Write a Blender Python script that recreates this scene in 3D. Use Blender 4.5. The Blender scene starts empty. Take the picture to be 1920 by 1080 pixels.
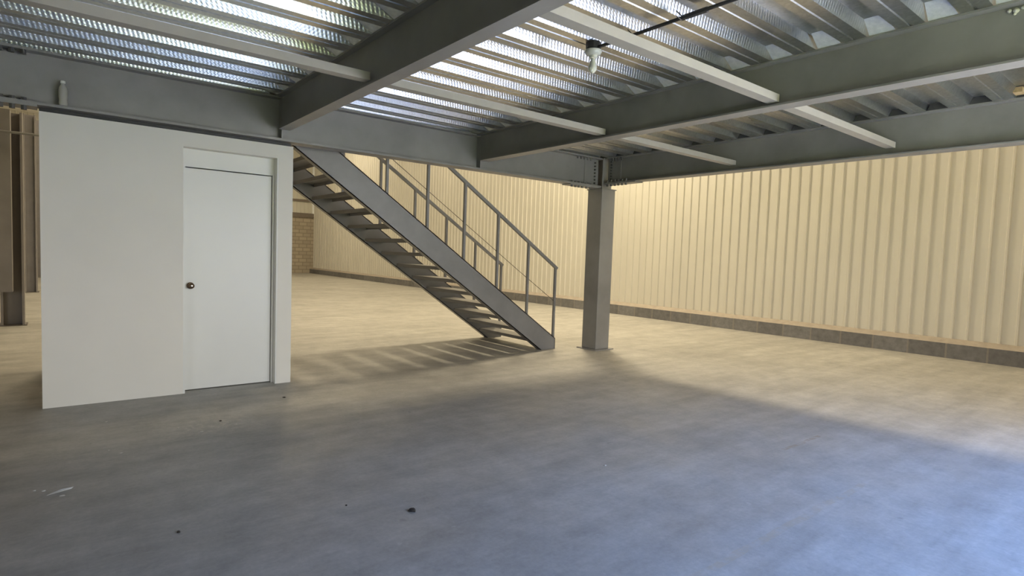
import bpy, math, random
from mathutils import Vector, Matrix
random.seed(7)
SC = bpy.context.scene
COL = SC.collection

# ------------------------------------------------------------------ camera
R = ((0.7817726851927782, -0.008820720126289875, 0.6235011335859197),
     (-0.6225976736554802, -0.06667269882710278, 0.7796966640879608),
     (0.03469301724060944, -0.9977359100120451, -0.05761465462170769))
cd = bpy.data.cameras.new('camera')
cam = bpy.data.objects.new('camera', cd)
COL.objects.link(cam)
cd.sensor_width = 36.0
cd.lens = 1074.0 / 1920.0 * 36.0
cd.clip_start = 0.05
cd.clip_end = 300
M = Matrix.Identity(4)
for i in range(3):
    M[i][0] = R[i][0]
    M[i][1] = -R[i][1]
    M[i][2] = -R[i][2]
M[2][3] = 1.4
cam.matrix_world = M
SC.camera = cam

# ------------------------------------------------------------------ view, world, sun, daylight
SC.view_settings.view_transform = 'Standard'
SC.view_settings.look = 'None'
SC.view_settings.gamma = 1
SC.view_settings.use_curve_mapping = False
SC.view_settings.exposure = 0.0
SC.cycles.use_denoising = True
SC.cycles.max_bounces = 10
SC.cycles.diffuse_bounces = 6
SC.cycles.glossy_bounces = 5
SC.cycles.caustics_reflective = False
SC.cycles.caustics_refractive = False
SC.cycles.sample_clamp_indirect = 6.0

SKY = 7.8
world = bpy.data.worlds.new('world')
SC.world = world
world.use_nodes = True
wn = world.node_tree.nodes
wl = world.node_tree.links
wn.clear()
wo = wn.new('ShaderNodeOutputWorld')
wb = wn.new('ShaderNodeBackground')
wb.inputs['Strength'].default_value = SKY
wg = wn.new('ShaderNodeTexCoord')
ws = wn.new('ShaderNodeSeparateXYZ')
wr = wn.new('ShaderNodeValToRGB')
wr.color_ramp.elements[0].position = 0.0
wr.color_ramp.elements[0].color = (0.74, 0.71, 0.64, 1)
wr.color_ramp.elements[1].position = 0.85
wr.color_ramp.elements[1].color = (0.10, 0.40, 1.3, 1)
we = wr.color_ramp.elements.new(0.28)
we.color = (0.66, 0.70, 0.74, 1)
we = wr.color_ramp.elements.new(0.5)
we.color = (0.27, 0.50, 1.12, 1)
wl.new(wg.outputs['Generated'], ws.inputs[0])
wl.new(ws.outputs['Z'], wr.inputs[0])
wl.new(wr.outputs[0], wb.inputs['Color'])
wl.new(wb.outputs[0], wo.inputs[0])

sd = bpy.data.lights.new('sun', 'SUN')
sd.energy = 68.0
sd.angle = math.radians(0.6)
sd.color = (1.0, 0.95, 0.84)
sun = bpy.data.objects.new('sun', sd)
COL.objects.link(sun)
# the sun stands in line with the front wall, so no direct beam enters the doorway
sun.rotation_euler = Vector((0.75, 0.0, 1.0)).to_track_quat('Z', 'Y').to_euler()

DX0, DX1, DY, DZ = 1.1, 6.35, -0.6, 2.86      # the big open doorway behind the camera
pd = bpy.data.lights.new('doorway_portal', 'AREA')
pd.shape = 'RECTANGLE'
pd.size = DX1 - DX0
pd.size_y = DZ
pd.cycles.is_portal = True
po = bpy.data.objects.new('doorway_portal', pd)
COL.objects.link(po)
po.location = ((DX0 + DX1) / 2, DY, DZ / 2)
po.rotation_euler = (math.radians(90), 0, 0)

pd2 = pd.copy()
pd2.size = 3.0
pd2.size_y = DZ - 0.7
po2 = bpy.data.objects.new('opening_portal', pd2)
COL.objects.link(po2)
po2.location = (-4.9, DY, (DZ + 0.7) / 2)
po2.rotation_euler = (math.radians(90), 0, 0)

ROOF = 8.0
WARM = (1.0, 0.84, 0.58)
SKYLIGHTS = [  # x, y, size x, size y, watts
    (8.8, 9.2, 0.8, 1.5, 690),
    (8.7, 2.2, 0.8, 2.0, 150),
    (8.6, 17.0, 1.1, 3.0, 140),
    (8.6, 25.0, 1.1, 3.0, 260),
    (1.5, 13.0, 1.1, 3.0, 200),
    (1.5, 23.0, 1.1, 3.0, 200),
    (-5.5, 17.0, 1.1, 3.0, 200),
]
for (x, y, sx, sy, w) in SKYLIGHTS:
    ld = bpy.data.lights.new('skylight_daylight', 'AREA')
    ld.shape = 'RECTANGLE'
    ld.size = sx
    ld.size_y = sy
    ld.energy = w
    ld.color = WARM
    lo = bpy.data.objects.new('skylight_daylight', ld)
    COL.objects.link(lo)
    lo.location = (x, y, ROOF - 0.06)

# ------------------------------------------------------------------ materials
MATS = {}


def nodes(name):
    m = bpy.data.materials.new(name)
    m.use_nodes = True
    n, l = m.node_tree.nodes, m.node_tree.links
    b = n['Principled BSDF']
    MATS[name] = m
    return m, n, l, b


def N(n, t, **kw):
    x = n.new(t)
    for k, v in kw.items():
        if k.startswith('i_'):
            x.inputs[k[2:].replace('_', ' ')].default_value = v
        else:
            setattr(x, k, v)
    return x


def simple(name, col, rough=0.5, metal=0.0, var=0.08, scale=4.0, bump=0.0, bscale=60.0, spec=0.5, stretch=None):
    m, n, l, b = nodes(name)
    tc = N(n, 'ShaderNodeTexCoord')
    src = tc.outputs['Object']
    if stretch:
        mp = N(n, 'ShaderNodeMapping')
        mp.inputs['Scale'].default_value = stretch
        l.new(src, mp.inputs[0])
        src = mp.outputs[0]
    no = N(n, 'ShaderNodeTexNoise', i_Scale=scale, i_Detail=5.0, i_Roughness=0.6)
    l.new(src, no.inputs['Vector'])
    rp = N(n, 'ShaderNodeValToRGB')
    rp.color_ramp.elements[0].position = 0.3
    rp.color_ramp.elements[1].position = 0.7
    rp.color_ramp.elements[0].color = tuple(c * (1 - var) for c in col) + (1,)
    rp.color_ramp.elements[1].color = tuple(min(1, c * (1 + var)) for c in col) + (1,)
    l.new(no.outputs['Fac'], rp.inputs[0])
    l.new(rp.outputs[0], b.inputs['Base Color'])
    b.inputs['Roughness'].default_value = rough
    b.inputs['Metallic'].default_value = metal
    b.inputs['Specular IOR Level'].default_value = spec
    if bump:
        nb = N(n, 'ShaderNodeTexNoise', i_Scale=bscale, i_Detail=3.0)
        l.new(src, nb.inputs['Vector'])
        bp = N(n, 'ShaderNodeBump', i_Strength=bump, i_Distance=0.01)
        l.new(nb.outputs['Fac'], bp.inputs['Height'])
        l.new(bp.outputs[0], b.inputs['Normal'])
    return m


STEEL = simple('grey_primer', (0.23, 0.225, 0.218), 0.42, 0, 0.17, 1.6, 0.05, 40)
STEELB = simple('grey_primer_stair', (0.20, 0.197, 0.197), 0.38, 0, 0.10, 3.0, 0.05, 40)
STRUT = simple('pale_primer', (0.37, 0.345, 0.30), 0.5, 0, 0.06, 6.0)
BOLT = simple('dark_bolt', (0.10, 0.097, 0.092), 0.5, 0.6, 0.1, 30)
DRYWALL = simple('white_board', (0.80, 0.765, 0.69), 0.6, 0, 0.025, 1.4, 0.03, 25)
DOORW = simple('white_door_paint', (0.78, 0.77, 0.72), 0.35, 0, 0.015, 2.0)
CREAM = simple('cream_sheet', (0.655, 0.635, 0.56), 0.42, 0, 0.04, 1.3, 0.0, 40, 0.5, (1, 1, 0.4))
ROOFM = simple('roof_sheet', (0.55, 0.50, 0.40), 0.5, 0, 0.05, 1.0)
BRASS = simple('worn_brass', (0.16, 0.11, 0.07), 0.3, 0.9, 0.2, 80)
CHROME = simple('knob_metal', (0.5, 0.47, 0.42), 0.2, 1.0, 0.05, 80)
BLACK = simple('black_metal', (0.035, 0.035, 0.035), 0.5, 0.2, 0.1, 30)
CABLE = simple('dark_cable', (0.04, 0.035, 0.03), 0.6, 0, 0.1, 30)
CERAM = simple('white_ceramic', (0.70, 0.68, 0.58), 0.25, 0, 0.03, 20)
BROWN = simple('brown_grey_paint', (0.255, 0.24, 0.235), 0.5, 0, 0.12, 2.5)
BROWND = simple('dark_brown_paint', (0.12, 0.105, 0.095), 0.55, 0, 0.12, 2.5)
PAPER = simple('white_paper', (0.75, 0.75, 0.72), 0.7, 0, 0.03, 20)
CLOD = simple('dark_clod', (0.035, 0.028, 0.022), 0.9, 0, 0.3, 60, 0.5, 90)
CRUMB = simple('plaster', (0.62, 0.60, 0.55), 0.8, 0, 0.1, 90)
TAN = simple('tan_foam', (0.42, 0.30, 0.15), 0.85, 0, 0.25, 30, 0.6, 50)
CLOS_LIT = simple('lit_zinc_closure', (0.82, 0.80, 0.75), 0.45, 0.2, 0.1, 30)  # paler than the deck, painting in the bright spots of light at flute ends
SLABM = simple('concrete_topping', (0.36, 0.35, 0.33), 0.8, 0, 0.1, 5)
PAVE = simple('sunny_paving', (0.60, 0.585, 0.55), 0.8, 0, 0.08, 1.5)
BACKDROP = simple('backdrop', (0.11, 0.14, 0.22), 0.7, 0, 0.1, 2.0)  # unseen ground strip, added to give the deck webs bluish reflections
GRASS = simple('sunny_grass', (0.12, 0.14, 0.05), 0.9, 0, 0.35, 3.0)
MORTAR = simple('cement_cap', (0.36, 0.315, 0.26), 0.85, 0, 0.12, 8.0, 0.3, 50)
LINTEL = simple('lintel_concrete', (0.20, 0.17, 0.14), 0.8, 0, 0.1, 5)
CAPM = simple('bottle_cap', (0.8, 0.8, 0.76), 0.4, 0, 0.02, 20)

m, n, l, b = nodes('clear_plastic')
b.inputs['Base Color'].default_value = (0.66, 0.63, 0.54, 1)
b.inputs['Roughness'].default_value = 0.15
b.inputs['Transmission Weight'].default_value = 0.3
b.inputs['IOR'].default_value = 1.4
PLASTIC = m
m, n, l, b = nodes('bulb_glass')
b.inputs['Base Color'].default_value = (0.86, 0.83, 0.70, 1)
b.inputs['Roughness'].default_value = 0.25
b.inputs['Subsurface Weight'].default_value = 0.3
b.inputs['Subsurface Radius'].default_value = (0.02, 0.02, 0.015)
BULB = m
m, n, l, b = nodes('skylight_sheet')
b.inputs['Base Color'].default_value = (0.8, 0.78, 0.7, 1)
b.inputs['Emission Color'].default_value = (1.0, 0.85, 0.6, 1)
b.inputs['Emission Strength'].default_value = 3.0
SKYM = m

# galvanised deck: spangle, embossed webs (the webs are the faces whose normal points sideways)
m, n, l, b = nodes('galvanised_deck')
DECKM = m
tc = N(n, 'ShaderNodeTexCoord')
vo = N(n, 'ShaderNodeTexVoronoi', i_Scale=45.0)
l.new(tc.outputs['Object'], vo.inputs['Vector'])
no = N(n, 'ShaderNodeTexNoise', i_Scale=1.1, i_Detail=4.0)
mp = N(n, 'ShaderNodeMapping')
mp.inputs['Scale'].default_value = (0.5, 3.0, 1)
l.new(tc.outputs['Object'], mp.inputs[0])
l.new(mp.outputs[0], no.inputs['Vector'])
rr = N(n, 'ShaderNodeMapRange')
rr.inputs['From Min'].default_value = 0.3
rr.inputs['From Max'].default_value = 0.7
rr.inputs['To Min'].default_value = 0.26
rr.inputs['To Max'].default_value = 0.40
l.new(no.outputs['Fac'], rr.inputs['Value'])
l.new(rr.outputs[0], b.inputs['Roughness'])
cr = N(n, 'ShaderNodeValToRGB')
cr.color_ramp.elements[0].color = (0.60, 0.60, 0.58, 1)
cr.color_ramp.elements[1].color = (0.76, 0.76, 0.74, 1)
l.new(vo.outputs['Color'], cr.inputs[0])
l.new(cr.outputs[0], b.inputs['Base Color'])
b.inputs['Metallic'].default_value = 1.0
bp = N(n, 'ShaderNodeBump', i_Strength=0.12, i_Distance=0.002)
l.new(vo.outputs['Distance'], bp.inputs['Height'])
l.new(bp.outputs[0], b.inputs['Normal'])
# embossed web
m, n, l, b = nodes('galvanised_web')
WEBM = m
tc = N(n, 'ShaderNodeTexCoord')
sp = N(n, 'ShaderNodeSeparateXYZ')
l.new(tc.outputs['Object'], sp.inputs[0])
mx = N(n, 'ShaderNodeMath', operation='MULTIPLY')
mx.inputs[1].default_value = 2 * math.pi / 0.030
l.new(sp.outputs['X'], mx.inputs[0])
mz = N(n, 'ShaderNodeMath', operation='MULTIPLY')
mz.inputs[1].default_value = 2 * math.pi / 0.042
l.new(sp.outputs['Z'], mz.inputs[0])
ad = N(n, 'ShaderNodeMath', operation='ADD')
l.new(mx.outputs[0], ad.inputs[0])
hz = N(n, 'ShaderNodeMath', operation='MULTIPLY')
hz.inputs[1].default_value = 0.5
l.new(mz.outputs[0], hz.inputs[0])
l.new(hz.outputs[0], ad.inputs[1])
s1 = N(n, 'ShaderNodeMath', operation='SINE')
l.new(ad.outputs[0], s1.inputs[0])
s2 = N(n, 'ShaderNodeMath', operation='SINE')
l.new(mz.outputs[0], s2.inputs[0])
s2a = N(n, 'ShaderNodeMath', operation='ABSOLUTE')
l.new(s2.outputs[0], s2a.inputs[0])
mu = N(n, 'ShaderNodeMath', operation='MULTIPLY')
l.new(s1.outputs[0], mu.inputs[0])
l.new(s2a.outputs[0], mu.inputs[1])
bp = N(n, 'ShaderNodeBump', i_Strength=0.20, i_Distance=0.003)
l.new(mu.outputs[0], bp.inputs['Height'])
l.new(bp.outputs[0], b.inputs['Normal'])
vo = N(n, 'ShaderNodeTexVoronoi', i_Scale=45.0)
l.new(tc.outputs['Object'], vo.inputs['Vector'])
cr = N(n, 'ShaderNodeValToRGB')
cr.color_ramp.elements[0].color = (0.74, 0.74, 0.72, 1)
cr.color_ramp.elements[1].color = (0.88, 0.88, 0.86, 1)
l.new(vo.outputs['Color'], cr.inputs[0])
l.new(cr.outputs[0], b.inputs['Base Color'])
b.inputs['Metallic'].default_value = 1.0
b.inputs['Roughness'].default_value = 0.29

# floor: trowelled concrete with dust, scuffs, stains, two cement-filled joints
m, n, l, b = nodes('concrete_floor')
FLOORM = m
tc = N(n, 'ShaderNodeTexCoord')
P = tc.outputs['Object']


def noise(sc, det=5.0, ro=0.6, stretch=None, src=None):
    s = src or P
    if stretch:
        q = N(n, 'ShaderNodeMapping')
        q.inputs['Scale'].default_value = stretch
        l.new(s, q.inputs[0])
        s = q.outputs[0]
    t = N(n, 'ShaderNodeTexNoise', i_Scale=sc, i_Detail=det, i_Roughness=ro)
    l.new(s, t.inputs['Vector'])
    return t.outputs['Fac']


def ramp(fac, stops):
    r = N(n, 'ShaderNodeValToRGB')
    e = r.color_ramp.elements
    while len(e) < len(stops):
        e.new(0.5)
    for i, (p, c) in enumerate(stops):
        e[i].position = p
        e[i].color = tuple(c) + (1,) if len(c) == 3 else c
    l.new(fac, r.inputs[0])
    return r.outputs[0]


def mix(fac, a, c, blend='MIX'):
    x = N(n, 'ShaderNodeMix', data_type='RGBA', blend_type=blend)
    if isinstance(fac, float):
        x.inputs[0].default_value = fac
    else:
        l.new(fac, x.inputs[0])
    for s, v in ((6, a), (7, c)):
        if isinstance(v, tuple):
            x.inputs[s].default_value = v + (1,)
        else:
            l.new(v, x.inputs[s])
    return x.outputs[2]


def mth(op, a, c=None, clamp=False):
    x = N(n, 'ShaderNodeMath', operation=op)
    x.use_clamp = clamp
    for s, v in ((0, a), (1, c)):
        if v is None:
            continue
        if isinstance(v, (int, float)):
            x.inputs[s].default_value = v
        else:
            l.new(v, x.inputs[s])
    return x.outputs[0]


base = ramp(noise(0.7, 6, 0.62), [(0.3, (0.35, 0.338, 0.307)), (0.7, (0.47, 0.455, 0.415))])
fine = ramp(noise(5.0, 6, 0.7), [(0.3, (0.82, 0.82, 0.82)), (0.7, (1.11, 1.11, 1.11))])
c1 = mix(1.0, base, fine, 'MULTIPLY')
sweep = ramp(noise(1.5, 5, 0.65, (0.35, 2.6, 1)), [(0.35, (0.86, 0.86, 0.86)), (0.65, (1.1, 1.1, 1.1))])
c2 = mix(1.0, c1, sweep, 'MULTIPLY')
grit = ramp(noise(38.0, 3, 0.7), [(0.35, (0.93, 0.93, 0.93)), (0.65, (1.05, 1.05, 1.05))])
c2 = mix(1.0, c2, grit, 'MULTIPLY')
spk = ramp(noise(16.0, 2, 0.5), [(0.72, (0, 0, 0)), (0.77, (1, 1, 1))])
c3 = mix(mth('MULTIPLY', spk, 0.35), c2, (0.52, 0.51, 0.48))
dk = ramp(noise(9.0, 2, 0.5), [(0.22, (1, 1, 1)), (0.27, (0, 0, 0))])
c3 = mix(mth('MULTIPLY', dk, 0.35), c3, (0.16, 0.15, 0.14))
# pale plaster smear in front of the partition
sx = N(n, 'ShaderNodeSeparateXYZ')
l.new(P, sx.inputs[0])


def blob(cx, cy, rx, ry, thr=1.0):
    ax = mth('DIVIDE', mth('SUBTRACT', sx.outputs[0], cx), rx)
    ay = mth('DIVIDE', mth('SUBTRACT', sx.outputs[1], cy), ry)
    r = mth('ADD', mth('MULTIPLY', ax, ax), mth('MULTIPLY', ay, ay))
    return mth('SUBTRACT', thr, r, True)


sm = mth('MULTIPLY', blob(0.93, 4.83, 0.42, 0.32), ramp(noise(14.0, 5, 0.8), [(0.48, (0, 0, 0)), (0.62, (1, 1, 1))]))
c4 = mix(mth('MULTIPLY', sm, 0.75), c3, (0.55, 0.52, 0.46))


def joint(y0, x0, x1, w):
    dy = mth('ABSOLUTE', mth('SUBTRACT', mth('ADD', sx.outputs[1], mth('MULTIPLY', noise(3.0, 2), 0.05)), y0 + 0.025))
    a = mth('LESS_THAN', dy, w)
    a = mth('MULTIPLY', a, mth('GREATER_THAN', sx.outputs[0], x0))
    a = mth('MULTIPLY', a, mth('LESS_THAN', sx.outputs[0], x1))
    return mth('MULTIPLY', a, ramp(noise(11.0, 3, 0.7), [(0.40, (0, 0, 0)), (0.56, (1, 1, 1))]))


c5 = mix(mth('MULTIPLY', joint(1.39, 1.9, 4.1, 0.022), 0.55), c4, (0.40, 0.34, 0.25))
c5 = mix(mth('MULTIPLY', joint(2.02, 4.3, 4.95, 0.016), 0.75), c5, (0.32, 0.25, 0.18))
l.new(c5, b.inputs['Base Color'])
l.new(ramp(noise(2.2, 4, 0.6), [(0.3, (0.42, 0.42, 0.42)), (0.7, (0.62, 0.62, 0.62))]), b.inputs['Roughness'])
bp = N(n, 'ShaderNodeBump', i_Strength=0.12, i_Distance=0.004)
l.new(noise(30.0, 5, 0.7), bp.inputs['Height'])
l.new(bp.outputs[0], b.inputs['Normal'])

# block curb
m, n, l, b = nodes('block_curb')
BLOCKM = m
tc = N(n, 'ShaderNodeTexCoord')
P = tc.outputs['Object']
sx = N(n, 'ShaderNodeSeparateXYZ')
l.new(P, sx.inputs[0])
q = mth('DIVIDE', mth('ADD', sx.outputs[1], 52.4 - 2.227), 0.524)
fr = mth('FRACT', q)
jm = mth('GREATER_THAN', mth('ABSOLUTE', mth('SUBTRACT', fr, 0.5)), 0.475)
wnz = N(n, 'ShaderNodeTexWhiteNoise', noise_dimensions='1D')
l.new(mth('FLOOR', q), wnz.inputs['W'])
bc = ramp(wnz.outputs['Value'], [(0.0, (0.155, 0.152, 0.150)), (1.0, (0.21, 0.206, 0.202))])
bf = ramp(noise(9.0, 6, 0.75), [(0.3, (0.75, 0.75, 0.75)), (0.7, (1.25, 1.25, 1.25))])
bc = mix(1.0, bc, bf, 'MULTIPLY')
l.new(mix(mth('MULTIPLY', jm, 0.5), bc, (0.30, 0.27, 0.22)), b.inputs['Base Color'])
b.inputs['Roughness'].default_value = 0.85

# brick infill
m, n, l, b = nodes('pale_brick')
BRICKM = m
tc = N(n, 'ShaderNodeTexCoord')
P = tc.outputs['Object']
sx = N(n, 'ShaderNodeSeparateXYZ')
l.new(P, sx.inputs[0])
cb = N(n, 'ShaderNodeCombineXYZ')
l.new(sx.outputs[0], cb.inputs[0])
l.new(sx.outputs[2], cb.inputs[1])
bt = N(n, 'ShaderNodeTexBrick')
bt.inputs['Scale'].default_value = 1.0
bt.inputs['Brick Width'].default_value = 0.42
bt.inputs['Row Height'].default_value = 0.2
bt.inputs['Mortar Size'].default_value = 0.02
bt.inputs['Color1'].default_value = (0.46, 0.40, 0.31, 1)
bt.inputs['Color2'].default_value = (0.38, 0.33, 0.255, 1)
bt.inputs['Mortar'].default_value = (0.29, 0.25, 0.195, 1)
l.new(cb.outputs[0], bt.inputs['Vector'])
l.new(bt.outputs[0], b.inputs['Base Color'])
b.inputs['Roughness'].default_value = 0.9


# ------------------------------------------------------------------ mesh helpers
class MB:
    def __init__(s):
        s.v, s.f, s.m = [], [], []

    def face(s, pts, mi=0):
        k = len(s.v)
        s.v += [tuple(p) for p in pts]
        s.f.append(tuple(range(k, k + len(pts))))
        s.m.append(mi)

    def box(s, x0, x1, y0, y1, z0, z1, mi=0):
        k = len(s.v)
        s.v += [(x, y, z) for x in (x0, x1) for y in (y0, y1) for z in (z0, z1)]
        for q in ((0, 1, 3, 2), (4, 6, 7, 5), (0, 4, 5, 1), (2, 3, 7, 6), (0, 2, 6, 4), (1, 5, 7, 3)):
            s.f.append(tuple(k + i for i in q))
            s.m.append(mi)
        return s

    def prism(s, poly, axis, a, c, mi=0):
        """closed polygon extruded along an axis; poly coordinates are the two other axes in order"""
        k = len(s.v)
        npt = len(poly)
        for t in (a, c):
            for (p, q) in poly:
                s.v.append({'x': (t, p, q), 'y': (p, t, q), 'z': (p, q, t)}[axis])
        for i in range(npt):
            j = (i + 1) % npt
            s.f.append((k + i, k + j, k + npt + j, k + npt + i))
            s.m.append(mi)
        s.f.append(tuple(k + i for i in range(npt))[::-1])
        s.f.append(tuple(k + npt + i for i in range(npt)))
        s.m += [mi, mi]
        return s

    def tube(s, pts, r, seg=10, mi=0, caps=True):
        pts = [Vector(p) for p in pts]
        k = len(s.v)
        for i, p in enumerate(pts):
            d = (pts[min(i + 1, len(pts) - 1)] - pts[max(i - 1, 0)]).normalized()
            up = Vector((0, 0, 1)) if abs(d.z) < 0.9 else Vector((1, 0, 0))
            u = d.cross(up).normalized()
            w = d.cross(u)
            rr = r[i] if isinstance(r, (list, tuple)) else r
            for j in range(seg):
                a = 2 * math.pi * j / seg
                s.v.append(tuple(p + u * math.cos(a) * rr + w * math.sin(a) * rr))
        for i in range(len(pts) - 1):
            for j in range(seg):
                s.f.append((k + i * seg + j, k + i * seg + (j + 1) % seg, k + (i + 1) * seg + (j + 1) % seg, k + (i + 1) * seg + j))
                s.m.append(mi)
        if caps:
            s.f.append(tuple(k + j for j in range(seg))[::-1])
            s.f.append(tuple(k + (len(pts) - 1) * seg + j for j in range(seg)))
            s.m += [mi, mi]
        return s

    def bar(s, p, q, w, h, mi=0):
        """rectangular bar from p to q, in a vertical XZ plane: w along Y, h across"""
        p, q = Vector(p), Vector(q)
        d = (q - p).normalized()
        y = Vector((0, 1, 0))
        if abs(d.y) > 0.9:
            y = Vector((1, 0, 0))
        u = d.cross(y).normalized()
        k = len(s.v)
        for e in (p, q):
            for a, c in ((-1, -1), (1, -1), (1, 1), (-1, 1)):
                s.v.append(tuple(e + y * a * w / 2 + u * c * h / 2))
        for qd in ((0, 1, 2, 3), (4, 7, 6, 5), (0, 4, 5, 1), (1, 5, 6, 2), (2, 6, 7, 3), (3, 7, 4, 0)):
            s.f.append(tuple(k + i for i in qd))
            s.m.append(mi)
        return s

    def lathe(s, prof, seg=20, c=(0, 0, 0), mi=0):
        k = len(s.v)
        for (r, z) in prof:
            for j in range(seg):
                a = 2 * math.pi * j / seg
                s.v.append((c[0] + r * math.cos(a), c[1] + r * math.sin(a), c[2] + z))
        for i in range(len(prof) - 1):
            for j in range(seg):
                s.f.append((k + i * seg + j, k + i * seg + (j + 1) % seg, k + (i + 1) * seg + (j + 1) % seg, k + (i + 1) * seg + j))
                s.m.append(mi)
        s.f.append(tuple(k + j for j in range(seg))[::-1])
        s.f.append(tuple(k + (len(prof) - 1) * seg + j for j in range(seg)))
        s.m += [mi, mi]
        return s

    def build(s, name, mat, parent=None, smooth=False, origin=None, bevel=0.0):
        mats = mat if isinstance(mat, (list, tuple)) else [mat]
        me = bpy.data.meshes.new(name)
        v = s.v
        if origin:
            v = [(p[0] - origin[0], p[1] - origin[1], p[2] - origin[2]) for p in s.v]
        me.from_pydata(v, [], s.f)
        for q in mats:
            me.materials.append(q)
        for i, p in enumerate(me.polygons):
            p.material_index = s.m[i]
            p.use_smooth = smooth
        import bmesh
        bm = bmesh.new()
        bm.from_mesh(me)
        bmesh.ops.remove_doubles(bm, verts=bm.verts, dist=1e-6)
        bmesh.ops.recalc_face_normals(bm, faces=bm.faces)
        bm.to_mesh(me)
        bm.free()
        if smooth:
            me.set_sharp_from_angle(angle=math.radians(40))
        o = bpy.data.objects.new(name, me)
        COL.objects.link(o)
        if origin:
            o.location = origin
        if parent:
            o.parent = parent
        if bevel:
            bv = o.modifiers.new('bevel', 'BEVEL')
            bv.width = bevel
            bv.segments = 2
            bv.limit_method = 'ANGLE'
        return o


def thing(name, label, cat, loc=(0, 0, 0), group=None, rotz=0.0):
    o = bpy.data.objects.new(name, None)
    o.empty_display_size = 0.1
    COL.objects.link(o)
    o.location = loc
    o.rotation_euler = (0, 0, rotz)
    tag(o, label, cat, group)
    return o


def tag(o, label, cat, group=None):
    o['label'] = label
    o['category'] = cat
    if group:
        o['group'] = group
    return o


def struct(o, label=None, cat=None):
    o['kind'] = 'structure'
    if label:
        o['label'] = label
    if cat:
        o['category'] = cat
    return o


def copy_tree(o, parent=None):
    c = o.copy()
    COL.objects.link(c)
    if parent:
        c.parent = parent
    for ch in list(o.children):
        copy_tree(ch, c)
    return c


# ------------------------------------------------------------------ building shell
YF = 32.0      # far wall
XR = 11.3      # right wall sheet
XL = -12.0     # left wall
f = MB()
f.box(XL, XR + 0.2, DY, YF + 0.2, -0.2, 0)
struct(f.build('floor', FLOORM), 'bare trowelled concrete warehouse floor', 'floor')

f = MB()
f.box(-30, 40, -40, DY, -0.25, -0.02)
struct(f.build('ground', PAVE), 'sunlit paving outside the open doorway', 'ground')
f = MB()
f.box(-30, 3.4, -40, -1.6, -0.02, 0.03)
f.box(3.4, 40, -40, -17, -0.02, 0.03)
struct(f.build('ground', GRASS), 'sunlit grass beside the paving outside the doorway', 'ground')


f = MB()
f.box(3.4, 40, -17, -8, -0.02, 0.02)
struct(f.build('ground', BACKDROP), 'blue-grey roadway strip added outside the doorway for bluish deck reflections', 'ground')


def sheeting(name, a0, a1, fixed, inward, z0, z1, axis, mat, pitch=0.2, depth=0.026, phase=0.0):
    """vertical trapezoidal sheeting as one corrugated skin with a flat backing"""
    pts = []
    k0 = math.floor((a0 - phase) / pitch)
    t = k0 * pitch + phase
    while t < a1:
        for (d, h) in ((0.0, 0.0), (0.150, 0.0), (0.164, 1.0), (0.188, 1.0)):
            a = t + d
            if a0 <= a <= a1:
                pts.append((a, fixed + inward * depth * h))
        t += pitch
    mb = MB()
    k = len(mb.v)
    for (a, x) in pts:
        for z in (z0, z1):
            mb.v.append((x, a, z) if axis == 'y' else (a, x, z))
    for i in range(len(pts) - 1):
        mb.f.append((2 * i, 2 * i + 2, 2 * i + 3, 2 * i + 1))
        mb.m.append(0)
    bk = fixed - inward * 0.10
    lo, hi = min(bk, fixed - inward * 0.01), max(bk, fixed - inward * 0.01)
    if axis == 'y':
        mb.box(lo, hi, a0, a1, z0, z1)
    else:
        mb.box(a0, a1, lo, hi, z0, z1)
    return mb.build(name, mat)


wall_r = struct(sheeting('wall_right', DY, YF, XR, -1, 0.27, ROOF, 'y', CREAM, phase=2.153 - 0.190),
                'cream ribbed metal sheeting of the long right wall', 'wall')
# self-drilling screws of the sheeting
scr = MB()
scr.tube([(-0.006, 0, 0), (0.004, 0, 0)], 0.008, 8)
s0 = None
for i in range(26):
    y = 2.27 + 0.4 * i
    for z in ((1.815,) if i % 2 else (1.815, 0.48)):
        if s0 is None:
            s0 = scr.build('screw', BOLT, wall_r)
            o = s0
        else:
            o = s0.copy()
            COL.objects.link(o)
            o.parent = wall_r
        o.location = (XR - 0.002, y + 0.06, z)

c = MB()
c.box(11.1, XR + 0.1, DY, YF, 0.0, 0.235)
c.prism([(11.1, 0.235), (11.30, 0.235), (11.30, 0.30), (11.27, 0.30)], 'y', DY, YF, 1)
struct(c.build('baseboard_right', [BLOCKM, MORTAR]), 'low grey concrete block curb along the foot of the right wall', 'curb')

struct(sheeting('wall_far', XL, XR, YF, -1, 3.3, ROOF, 'x', CREAM), 'cream sheeting high on the far end wall', 'wall')
f = MB()
f.box(XL, 11.40, YF, YF + 0.15, 0, 3.06)
struct(f.build('wall_far', BRICKM), 'tan block masonry at the foot of the far end wall', 'wall')
f = MB()
f.box(XL, 11.3, YF - 0.06, YF + 0.15, 3.06, 3.3)
struct(f.build('trim_1', LINTEL), 'dark lintel over the tan masonry of the far wall', 'trim')
f = MB()
f.box(XL, 11.25, YF - 0.08, YF - 0.03, 3.92, 4.04)
struct(f.build('trim_2', LINTEL), 'thin dark rail on the cream sheeting of the far wall', 'trim')
struct(sheeting('wall_left', DY, YF, XL, 1, 0.0, ROOF, 'y', CREAM), 'cream ribbed sheeting of the left wall', 'wall')
f = MB()
for (x0, x1, z0, z1) in ((XL, -6.4, 0, ROOF), (-3.4, DX0, 0, ROOF), (-6.4, -3.4, 0, 0.7), (-6.4, -3.4, DZ, ROOF), (DX1, XR + .1, 0, ROOF), (DX0, DX1, DZ, ROOF)):
    f.box(x0, x1, DY - 0.2, DY, z0, z1)
struct(f.build('wall_front', ROOFM), 'front wall with the wide open doorway', 'wall')
f = MB()
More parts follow.
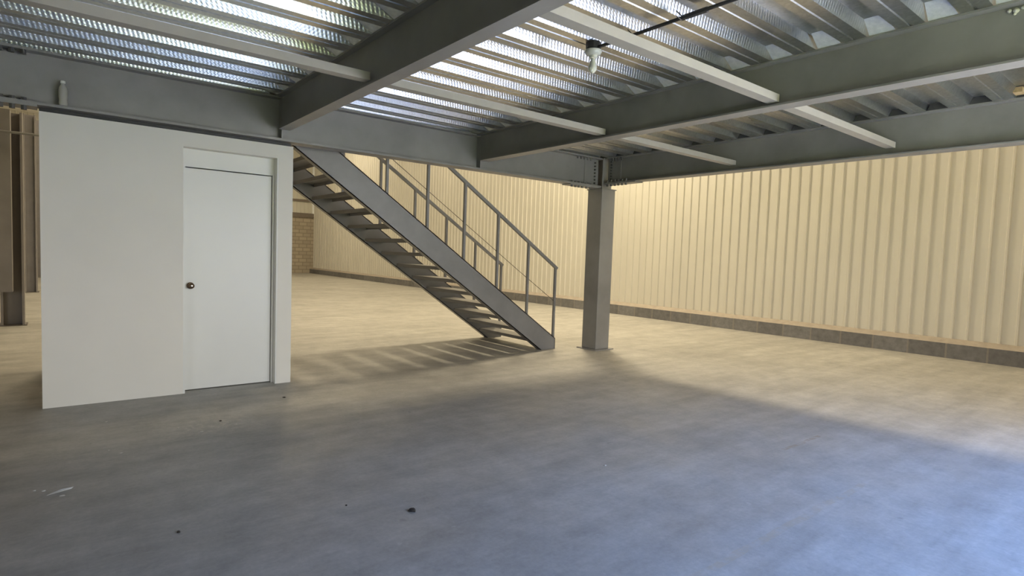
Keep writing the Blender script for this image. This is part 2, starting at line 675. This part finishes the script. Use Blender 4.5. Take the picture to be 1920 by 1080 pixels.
f.box(XL, XR + 0.1, DY, YF + 0.1, ROOF, ROOF + 0.15)
struct(f.build('ceiling', ROOFM), 'sheet metal roof high above the warehouse floor', 'ceiling')
for i, (x, y, sx_, sy_, w) in enumerate(SKYLIGHTS):
    f = MB()
    f.box(x - sx_ / 2, x + sx_ / 2, y - sy_ / 2, y + sy_ / 2, ROOF - 0.03, ROOF - 0.001)
    struct(f.build('window_%d' % (i + 1), SKYM))

# ------------------------------------------------------------------ mezzanine steel
ZS = 2.89           # top of steel, underside of deck
GY = 6.06           # girder line
BX = (1.78, 4.20, 6.53)


def ibeam_x(mb, x0, x1, y, z0, z1, w, tf, tw, mi=0):
    mb.box(x0, x1, y - w / 2, y + w / 2, z0, z0 + tf, mi)
    mb.box(x0, x1, y - w / 2, y + w / 2, z1 - tf, z1, mi)
    mb.box(x0, x1, y - tw / 2, y + tw / 2, z0 + tf, z1 - tf, mi)


def ibeam_y(mb, y0, y1, x, z0, z1, w, tf, tw, mi=0, yb1=None):
    mb.box(x - w / 2, x + w / 2, y0, yb1 if yb1 is not None else y1, z0, z0 + tf, mi)
    mb.box(x - w / 2, x + w / 2, y0, y1, z1 - tf, z1, mi)
    mb.box(x - tw / 2, x + tw / 2, y0, y1, z0 + tf, z1 - tf, mi)


bolt_mesh = None


def bolt(loc, parent, axis='z', r=0.016, h=0.045):
    global bolt_mesh
    if bolt_mesh is None:
        mb = MB()
        mb.tube([(0, 0, -0.5), (0, 0, 0.5)], 1.0, 6)
        o = mb.build('bolt', BOLT, parent)
        bolt_mesh = o.data
    else:
        o = bpy.data.objects.new('bolt', bolt_mesh)
        COL.objects.link(o)
        o.parent = parent
    o.location = loc
    o.scale = (r, r, h)
    if axis == 'y':
        o.rotation_euler = (math.pi / 2, 0, 0)
    elif axis == 'x':
        o.rotation_euler = (0, math.pi / 2, 0)
    return o


GZ = 2.457
g = thing('steel_girder', 'long dark grey steel girder running above the white partition to the bolted column', 'beam')
mb = MB()
ibeam_x(mb, -0.66, 6.42, GY, GZ, ZS, 0.18, 0.022, 0.010)
mb.build('beam', STEEL, g)
for x in (BX[0], BX[1]):
    mb = MB()
    mb.box(x - 0.006, x + 0.006, GY - 0.088, GY - 0.005, GZ + 0.022, ZS - 0.014)
    mb.build('stiffener_plate', STEEL, g)
mb = MB()
mb.box(-0.66, -0.10, GY - 0.088, GY + 0.088, GZ - 0.016, GZ)
mb.build('splice_plate', STEEL, g)
mb = MB()
mb.box(5.78, 6.42, GY - 0.088, GY + 0.088, GZ - 0.016, GZ)
mb.build('splice_plate', STEEL, g)
mb = MB()
mb.box(6.13, 6.42, GY - 0.014, GY - 0.005, GZ + 0.04, ZS - 0.05)
mb.build('splice_plate', STEEL, g)
for i in range(6):
    x = 5.83 + 0.07 * i if i < 4 else 6.13 + 0.08 * (i - 4)
    bolt((x, GY - 0.065, GZ - 0.022), g)
    bolt((x, GY - 0.065, GZ + 0.022), g)
for i in range(5):
    bolt((5.93 + 0.068 * i, GY - 0.065, ZS - 0.030), g, r=0.013, h=0.06)
for k in range(7):
    bolt((6.34, GY - 0.02, GZ + 0.06 + 0.05 * k), g, 'y', 0.012, 0.03)
for x in (-0.18, -0.25, -0.32, -0.39):
    bolt((x, GY - 0.06, ZS - 0.030), g, r=0.021, h=0.05)
    bolt((x, GY - 0.06, GZ + 0.026), g, r=0.021, h=0.04)
    bolt((x, GY - 0.06, GZ - 0.030), g, r=0.021, h=0.04)

BY0 = DY + 0.05
names = [
    ('grey steel beam crossing overhead left of the light bulb, ending above the white partition', 0.11, 2.552, 5.90, 5.98),
    ('grey steel beam crossing overhead between the light bulb and the edge beam', 0.14, 2.555, 5.90, 5.98),
    ('grey edge beam bolted to the column, in front of the cream wall', 0.18, 2.512, 5.93, 5.93)]
beams = []
for i, (lab, w, zb, yb, yt) in enumerate(names):
    x = BX[i]
    t = thing('steel_beam', lab, 'beam', group='floor beams under the metal deck')
    mb = MB()
    ibeam_y(mb, BY0, yt, x, zb, ZS, w, 0.013, 0.009, yb1=yb)
    mb.build('beam', STEEL, t)
    beams.append(t)
t = beams[2]
mb = MB()
mb.box(6.445, 6.615, 5.35, 5.93, 2.498, 2.512)
mb.build('splice_plate', STEEL, t)
mb = MB()
mb.box(6.515, 6.525, 5.68, 5.93, 2.56, 2.84)
mb.build('splice_plate', STEEL, t)
for i in range(6):
    y = 5.88 - 0.07 * i
    bolt((6.46, y, 2.490), t)
    bolt((6.46, y, 2.536), t)
for i in range(5):
    bolt((6.46, 5.86 - 0.06 * i, ZS - 0.032), t, r=0.013, h=0.06)
for k in range(7):
    bolt((6.51, 5.86, 2.58 + 0.042 * k), t, 'x', 0.012, 0.03)
# paint splash on the middle beam
mb = MB()
for (dx, dy, dz, r) in ((0, 0, 0, .016), (0, .03, .006, .012), (0, -.03, .008, .011), (0, .005, -.016, .009)):
    mb.lathe([(r * .2, -r * .9), (r * .8, -r * .5), (r, 0), (r * .8, r * .5), (r * .2, r * .9)], 8, (4.195 - .006, .84 + dy, 2.852 + dz))
o = mb.build('paint_spot', CRUMB, beams[1], True)
o['label'] = 'white splash on the dark web'

# struts (shallow light members between the beams)
strut_rows = [
    (-0.6, 1.735, 3.88, 'long light grey strut left of the first beam, overhead in front of the white partition'),
    (1.83, 4.155, 3.88, 'light grey strut behind the light bulb, nearer the column, between the two middle beams'),
    (4.245, 6.49, 3.88, 'short light grey strut nearest the column, meeting the edge beam'),
    (1.83, 4.155, 2.185, 'light grey strut right beside the light bulb, between the two middle beams'),
    (4.245, 6.49, 2.185, 'light grey strut meeting the edge beam further right from the column'),
]
for (x0, x1, y, lab) in strut_rows:
    mb = MB()
    w = 0.042
    z0, z1 = 2.585, 2.640
    mb.prism([(y - w, z0), (y + w, z0), (y + w, z1), (y + w - .005, z1), (y + w - .005, z0 + .006), (y - w + .005, z0 + .006), (y - w + .005, z1), (y - w, z1)], 'x', x0, x1)
    tag(mb.build('steel_strut', STRUT), lab, 'strut', 'light struts between the floor beams')

# ------------------------------------------------------------------ metal deck and slab
PITCH = 0.32
Y0 = 3.17        # the far foot of one flute
DD = 0.063
mb = MB()
prof = []   # (y, z, material of the segment that follows)
k = -13
while True:
    yb = Y0 + PITCH * k
    wd = (0.028, 0.021, 0.027, 0.030, 0.016, 0.029, 0.024, 0.031)[k % 8]
    # opening from yb-0.17 to yb, bottom flat from yb to yb+0.15 with a small bead
    seg = [(yb - 0.170, 0.0, 1), (yb - 0.142, DD, 0), (yb - wd, DD, 1), (yb, 0.0, 0),
           (yb + 0.066, 0.0, 0), (yb + 0.071, 0.007, 0), (yb + 0.079, 0.007, 0), (yb + 0.084, 0.0, 0)]
    prof += [s for s in seg if BY0 <= s[0] <= 6.14]
    if yb > 6.14:
        break
    k += 1
X0, X1 = XL, 6.62
for i, (y, z, mi) in enumerate(prof):
    mb.v += [(X0, y, ZS + z), (X1, y, ZS + z)]
for i in range(len(prof) - 1):
    mb.f.append((2 * i, 2 * i + 1, 2 * i + 3, 2 * i + 2))
    mb.m.append(prof[i][2])
deck = mb.build('ceiling', [DECKM, WEBM])
struct(deck, 'galvanised corrugated metal deck under the mezzanine', 'ceiling')
# crushed flute ends at the beams: bright light painted pale, dark openings painted black
mb = MB()
k = -10
while Y0 + PITCH * k < 6.2:
    yb = Y0 + PITCH * k
    for bx, d in ((BX[0] - 0.055, 0.15), (BX[1] - 0.07, 0.15)):
        zl = ZS + 0.001
        a, c = (bx - d, yb - 0.140, ZS + DD - .001), (bx - d, yb - 0.030, ZS + DD - .001)
        e, g2 = (bx + .01, yb - 0.010, zl), (bx + .01, yb - 0.160, zl)
        mb.face([a, c, e, g2])
    bx = BX[2] - 0.09
    mb.face([(bx, yb - .168, ZS), (bx, yb - .002, ZS), (bx, yb - .03, ZS + DD), (bx, yb - .14, ZS + DD)], 1)  # black face stands in for the dark inside of the open flute
    k += 1
mb.build('flute_closure', [CLOS_LIT, BLACK], deck)
mb = MB()
mb.box(X0, 6.66, BY0, 6.18, ZS + DD + 0.004, 3.06)
mb.build('slab', SLABM, deck)
mb = MB()
mb.box(6.63, 6.66, BY0, 6.18, ZS + 0.001, ZS + DD + 0.004)
mb.box(X0, 6.66, 6.15, 6.18, ZS + 0.001, ZS + DD + 0.004)
mb.build('edge_trim', STEEL, deck)

# ------------------------------------------------------------------ columns
t = thing('steel_column', 'grey square steel column beside the foot of the stairs, bolted to the girder', 'column', (6.53, 6.06, 0))
mb = MB()
mb.box(-0.145, 0.145, -0.145, 0.145, 0.014, GZ - 0.018)
mb.build('shaft', STEEL, t, bevel=0.006)
mb = MB()
mb.box(-0.10, 0.10, -0.10, -0.088, GZ - 0.018, ZS - .002)
mb.box(-0.10, 0.10, 0.088, 0.10, GZ - 0.018, ZS - .002)
mb.box(-0.006, 0.006, -0.088, 0.088, GZ - 0.018, ZS - .002)
mb.build('head', STEEL, t)
mb = MB()
mb.box(-0.2, 0.2, -0.2, 0.2, 0.0, 0.014)
mb.build('base_plate', STEEL, t)
mb = MB()
mb.box(-0.16, 0.16, -0.16, 0.16, GZ - 0.030, GZ - 0.016)
mb.build('cap_plate', STEEL, t)


def hcol(x, y, w, d, h, lab):
    t = thing('steel_column', lab, 'column', (x, y, 0), group='brown-grey columns beyond the left edge of the partition')
    mb = MB()
    mb.box(w / 2 - 0.03, w / 2, -d / 2, d / 2, 0.012, h)
    mb.box(-w / 2, -w / 2 + 0.03, -d / 2, d / 2, 0.012, h)
    mb.box(-w / 2 + 0.03, w / 2 - 0.03, -0.008, 0.008, 0.012, h)
    mb.build('shaft', BROWN, t)
    mb = MB()
    mb.box(-w / 2 - .03, w / 2 + .03, -d / 2 - .03, d / 2 + .03, 0.0, 0.012)
    mb.build('base_plate', BROWND, t)


hcol(-0.53, 12.15, 0.29, 0.30, 3.36, 'nearest dark brown-grey steel column left of the white partition')
hcol(-0.48, 19.45, 0.25, 0.30, 4.55, 'second brown-grey steel column, standing just behind the nearest one')
hcol(-0.40, 26.8, 0.25, 0.30, 5.6, 'farthest brown-grey steel column, a sliver against the partition edge')
mb = MB()
mb.prism([(-0.80, 11.70), (-0.515, 11.70), (-0.515, 11.96), (-0.80, 11.96)], 'z', 0.56, 3.34)
tag(mb.build('cladding_panel', BROWN), 'brown-grey panel standing clear of the floor against the nearest left column', 'panel')
mb = MB()
mb.box(-6.0, -0.12, 12.9, 13.1, 3.57, 3.85)
tag(mb.build('fascia_beam', CREAM), 'cream crossbeam on top of the nearest left column', 'beam')
mb = MB()
mb.tube([(-6, 11.6, 2.95), (0.35, 11.6, 2.99)], 0.018, 8)
tag(mb.build('steel_rod', STEEL), 'thin horizontal rod crossing in front of the left columns', 'rod')

# ------------------------------------------------------------------ white partition room with its door
WY = 6.02
WX0, WX1, WT = -0.09, 1.905, 0.12
OX0, OX1, OZ = 0.925, 1.765, 2.285
WH = 2.418
mb = MB()
mb.box(WX0, OX0, WY, WY + WT, 0, WH)
mb.box(OX1, WX1, WY, WY + WT, 0, WH)
mb.box(OX0, OX1, WY, WY + WT, OZ, WH)
mb.box(WX0, WX1 + 0.0, WY + 0.075, WY + WT - 0.01, WH, GZ - 0.001, 1)  # black filler painted in for the shaded gap under the girder
struct(mb.build('wall_partition', [DRYWALL, BLACK]), 'smooth white partition wall under the grey girder', 'wall')
mb = MB()
mb.box(WX0 + .01, WX0 + .10, WY + WT, 7.8, 0, 2.15)
mb.box(WX1 - .10, WX1 - .01, WY + WT, 7.8, 0, 2.15)
mb.box(WX0 + .01, WX1 - .01, 7.7, 7.8, 0, 2.15)
mb.box(WX0 + .01, WX1 - .01, WY + WT, 7.8, 2.15, 2.20)
struct(mb.build('wall_partition', DRYWALL), 'side and rear walls of the small white room under the stairs', 'wall')
door = bpy.data.objects.new('door_1', None)
COL.objects.link(door)
door.location = (OX0, WY, 0)
struct(door, 'closed white door with a dark round knob in the partition', 'door')
LY = 0.105        # leaf face behind the wall face
mb = MB()
mb.box(0.018, OX1 - OX0 - 0.038, LY, LY + 0.04, 0.008, 2.108)
mb.build('leaf', DOORW, door, bevel=0.003)
mb = MB()
mb.box(0.0, OX1 - OX0, LY + 0.004, LY + 0.05, 2.118, OZ)
mb.build('header_panel', DOORW, door)
mb = MB()
mb.box(0.0, 0.016, 0.002, LY + 0.05, 0, 2.118)
mb.box(OX1 - OX0 - 0.014, OX1 - OX0, 0.002, LY + 0.05, 0, OZ)
mb.box(OX1 - OX0 - 0.032, OX1 - OX0 - 0.016, LY - 0.022, LY + 0.05, 0, 2.118)
mb.build('frame', DOORW, door)
mb = MB()
mb.box(0.0, 0.10, LY - 0.003, LY - 0.0005, 0.01, 1.35)
k = Matrix.Rotation(math.pi / 2, 4, 'X')
kb = MB()
kb.lathe([(0.030, 0.0), (0.032, 0.006), (0.013, 0.012), (0.011, 0.030), (0.020, 0.038), (0.027, 0.048), (0.027, 0.058), (0.020, 0.067), (0.008, 0.071)], 24)
knob = kb.build('knob', BRASS, door, True)
knob.rotation_euler = (math.pi / 2, 0, 0)
knob.location = (0.075, LY, 1.005)
kb = MB()
kb.lathe([(0.009, 0.0), (0.009, 0.003), (0.006, 0.004)], 16)
kc = kb.build('keyhole', CHROME, knob, True)
kc.location = (0, 0, 0.071)

# ------------------------------------------------------------------ stairs
SL = 0.68
st = thing('staircase', 'open grey steel staircase rising to the left behind the girder', 'stairs', (5.8, 7.0, 0))


def local(p):
    return (p[0] - 5.8, p[1] - 7.0, p[2])


def zb(x):
    return SL * (5.66 - x)


def zt(x):
    return 0.157 + SL * (5.955 - x)


XT = 1.05
NY, FY = 6.35, 7.70


def stringer(y, s):
    """channel: web at y, flanges reaching s (sign) towards the treads"""
    mb = MB()
    web = [(5.66, 0.0), (5.955, 0.0), (5.955, 0.157), (XT, zt(XT)), (XT, zb(XT))]
    ys = sorted((y, y + s * 0.009))
    mb.prism([(p, q) for p, q in web], 'y', ys[0], ys[1])
    ys = sorted((y, y + s * 0.085))
    tt = 0.014
    mb.prism([(5.955, 0.157 - tt), (5.955, 0.157), (XT, zt(XT)), (XT, zt(XT) - tt)], 'y', ys[0], ys[1])
    mb.prism([(5.66, 0.0), (5.66 + .02, 0.0), (XT, zb(XT) + tt), (XT, zb(XT))], 'y', ys[0], ys[1])
    mb.prism([(5.955 - .01, 0.0), (5.955, 0.0), (5.955, 0.157), (5.955 - .01, 0.157)], 'y', ys[0], ys[1])
    mb.v = [local(p) for p in mb.v]
    return mb.build('stringer', STEELB, st)


stringer(NY, 1)
stringer(FY, 1)
tread0 = None
for i in range(1, 17):
    z = 0.1733 * i
    xc = 5.66 - z / SL + 0.225
    if tread0 is None:
        mb = MB()
        ya, yb_ = NY + 0.012 - 7.0, FY - 0.002 - 7.0
        mb.box(-0.14, 0.14, ya, yb_, -0.005, 0.0)
        mb.box(0.135, 0.14, ya, yb_, -0.045, 0.0)
        mb.box(-0.14, -0.135, ya, yb_, -0.045, 0.0)
        tread0 = mb.build('tread', STEELB, st)
        o = tread0
    else:
        o = tread0.copy()
        COL.objects.link(o)
        o.parent = st
    o.location = (xc - 5.8, 0, z)
RZ = 1.0


def zr(x):
    return 1.215 + 0.66 * (5.95 - x)


for (y, top) in ((NY + 0.03, 2.0), (FY + 0.03, 2.0)):
    rail = MB()
    w = 0.036
    rail.bar((5.95 + .012, y, zr(5.95)), (1.6, y, zr(1.6)), w, 0.042)
    rail.v = [local(p) for p in rail.v]
    ro = rail.build('handrail', STEELB, st)
    x = 5.95
    post0 = None
    while x > 1.7:
        mb = MB()
        px = min(x, 5.93)
        mb.box(px - .016, px + .016, y - .016, y + .016, zt(px) - 0.004, zr(px))
        mb.v = [local(p) for p in mb.v]
        mb.build('post', STEELB, ro)
        x -= 0.565
# thin cable along the near side
mb = MB()
mb.tube([(5.93, NY + 0.03, 0.72), (5.2, NY + 0.03, 1.185), (3.7, NY + 0.03, 2.165), (2.2, NY + 0.03, 3.15)], 0.004, 6)
mb.v = [local(p) for p in mb.v]
mb.build('cable', CABLE, st)
# top landing
mb = MB()
mb.box(-0.3 - 5.8, XT - 5.8, 6.19 - 7.0, FY + 0.1 - 7.0, 2.90, 3.0)
mb.build('landing', STEELB, st)

# ------------------------------------------------------------------ light bulb, box and conduit
bx_, by_ = 2.935, 2.86
t = thing('ceiling_bulb', 'bare bulb in a white ceramic holder under a dark box on the deck', 'lamp', (bx_, by_, ZS))
mb = MB()
mb.lathe([(0.052, 0.0), (0.052, -0.045), (0.046, -0.048)], 8)
mb.build('junction_box', BLACK, t)
mb = MB()
mb.lathe([(0.048, -0.050), (0.060, -0.056), (0.060, -0.068), (0.050, -0.082), (0.030, -0.092), (0.026, -0.108), (0.020, -0.110)], 24)
mb.build('lamp_holder', CERAM, t, True)
mb = MB()
mb.lathe([(0.014, -0.108), (0.015, -0.122), (0.022, -0.138), (0.030, -0.160), (0.031, -0.176), (0.025, -0.196), (0.012, -0.207), (0.002, -0.209)], 20)
mb.build('bulb', BULB, t, True)

t = thing('conduit', 'dark conduit hanging under the deck near the light bulb', 'conduit', (bx_, 0, 0))
zc = 2.845
mb = MB()
mb.tube([(0, -0.42, zc), (0, 0.9, zc + .002), (0, 1.7, zc), (0, 2.50, zc), (0, 2.81, zc + .003)], 0.011, 10)
mb.build('tube', BLACK, t)
for y in (1.42, 2.06):
    mb = MB()
    mb.tube([(0.012, y - 0.085, zc + .004), (0.012, y + 0.085, zc + .004)], 0.016, 10)
    mb.build('coupling', BLACK, t)
for (y, dx) in ((2.52, -0.02), (2.14, -0.03)):
    mb = MB()
    mb.tube([(-0.05, y, zc - .004), (0.0, y, zc - .014), (0.02, y, zc), (0.005, y + .01, zc + .02), (dx, y + .02, ZS - 0.006)], 0.0035, 6)
    mb.build('tie_wire', CABLE, t)

# ------------------------------------------------------------------ bottle on the girder
t = thing('plastic_bottle', 'small clear plastic bottle with a white cap standing on the girder flange', 'bottle', (0.064, 5.995, GZ + 0.0222))
mb = MB()
mb.lathe([(0.020, 0.0), (0.029, 0.004), (0.031, 0.02), (0.028, 0.05), (0.031, 0.07), (0.031, 0.125), (0.028, 0.145), (0.014, 0.170), (0.0125, 0.182)], 20)
mb.build('body', PLASTIC, t, True)
mb = MB()
mb.lathe([(0.016, 0.180), (0.017, 0.183), (0.017, 0.197), (0.015, 0.200)], 16)
mb.build('cap', CAPM, t, True)


# ------------------------------------------------------------------ bits on the floor
def lump(name, x, y, sx_, sy_, sz_, mat, lab, cat, seed, group=None):
    rnd = random.Random(seed)
    mb = MB()
    ringn = 9
    prof = [(0.85, 0.0), (1.0, 0.3), (0.75, 0.75), (0.25, 1.0)]
    for r, z in prof:
        for j in range(ringn):
            a = 2 * math.pi * j / ringn
            q = r * rnd.uniform(0.72, 1.2)
            mb.v.append((q * math.cos(a) * sx_, q * math.sin(a) * sy_, z * sz_ * rnd.uniform(0.85, 1.1) if z else 0))
    for i in range(len(prof) - 1):
        for j in range(ringn):
            mb.f.append((i * ringn + j, i * ringn + (j + 1) % ringn, (i + 1) * ringn + (j + 1) % ringn, (i + 1) * ringn + j))
            mb.m.append(0)
    mb.f.append(tuple(range(ringn))[::-1])
    mb.f.append(tuple(3 * ringn + j for j in range(ringn)))
    mb.m += [0, 0]
    o = mb.build(name, mat, None, True)
    o.location = (x, y, 0)
    return tag(o, lab, cat, group)


lump('dirt_clod', 1.50, 2.67, 0.022, 0.026, 0.012, CLOD, 'largest dark clod on the bare floor, near the bottom centre', 'dirt clod', 3)
lump('pebble', 0.458, 3.098, 0.008, 0.012, 0.007, CLOD, 'small dark pebble on the floor at lower left, below the paper scrap', 'pebble', 5)
lump('pebble', 1.235, 2.93, 0.006, 0.007, 0.005, CLOD, 'tiny dark pebble just left of the large dark clod', 'pebble', 8)
lump('pebble', 1.02, 4.93, 0.010, 0.012, 0.007, CLOD, 'tiny dark pebble in the pale plaster smear before the door', 'pebble', 9)
lump('pebble', 1.66, 5.42, 0.014, 0.018, 0.006, CLOD, 'dark pebble on the floor right of the partition corner', 'pebble', 12)
crumbs = [
    (-0.06, 4.03, 'white crumb just left of the white paper scrap'),
    (-0.10, 4.06, 'leftmost white crumb, just beyond the white paper scrap'),
    (0.02, 3.90, 'white crumb touching the near side of the paper scrap'),
    (0.27, 4.60, 'white crumb midway between the paper scrap and the plaster smear, the left one of two'),
    (0.33, 4.50, 'white crumb midway between the paper scrap and the plaster smear, the right one of two'),
    (0.30, 5.35, 'white crumb on the floor close below the blank part of the white partition'),
    (0.72, 4.9, 'white crumb at the left end of the pale plaster smear in front of the door'),
    (0.85, 4.72, 'white crumb at the near edge of the pale plaster smear in front of the door'),
    (1.1, 4.78, 'white crumb at the right end of the pale plaster smear in front of the door'),
    (2.9, 2.55, 'lone white crumb in the middle of the bare floor under the metal deck')]
for i, (x, y, lab) in enumerate(crumbs):
    s = random.uniform(0.006, 0.012)
    lump('plaster_crumb', x, y, s * 1.4, s, 0.004, CRUMB, lab, 'crumb', 20 + i, 'white plaster crumbs on the floor')
mb = MB()
pts = [(-0.062, -0.016), (-0.02, -0.026), (0.05, 0.004), (0.062, 0.018), (0.01, 0.016), (-0.04, 0.002)]
zz = [0.002, 0.010, 0.003, 0.006, 0.008, 0.003]
kk = len(mb.v)
mb.v += [(x, y, z) for (x, y), z in zip(pts, zz)] + [(x, y, z + .0012) for (x, y), z in zip(pts, zz)]
mb.f += [(5, 4, 3, 2, 1, 0), (6, 7, 8, 9, 10, 11)] + [(i, (i + 1) % 6, (i + 1) % 6 + 6, i + 6) for i in range(6)]
mb.m += [0] * 8
o = mb.build('paper_scrap', PAPER)
o.location = (0.012, 3.965, 0)
o.rotation_euler = (0, 0, 0.15)
tag(o, 'small crumpled white paper scrap on the floor at lower left', 'paper')
# foam plug at the edge of the deck
mb = MB()
mb.box(6.30, 6.42, 1.18, 1.30, 2.905, 2.948)
tag(mb.build('foam_plug', TAN), 'tan foam plug in a deck flute on top of the edge beam', 'foam')
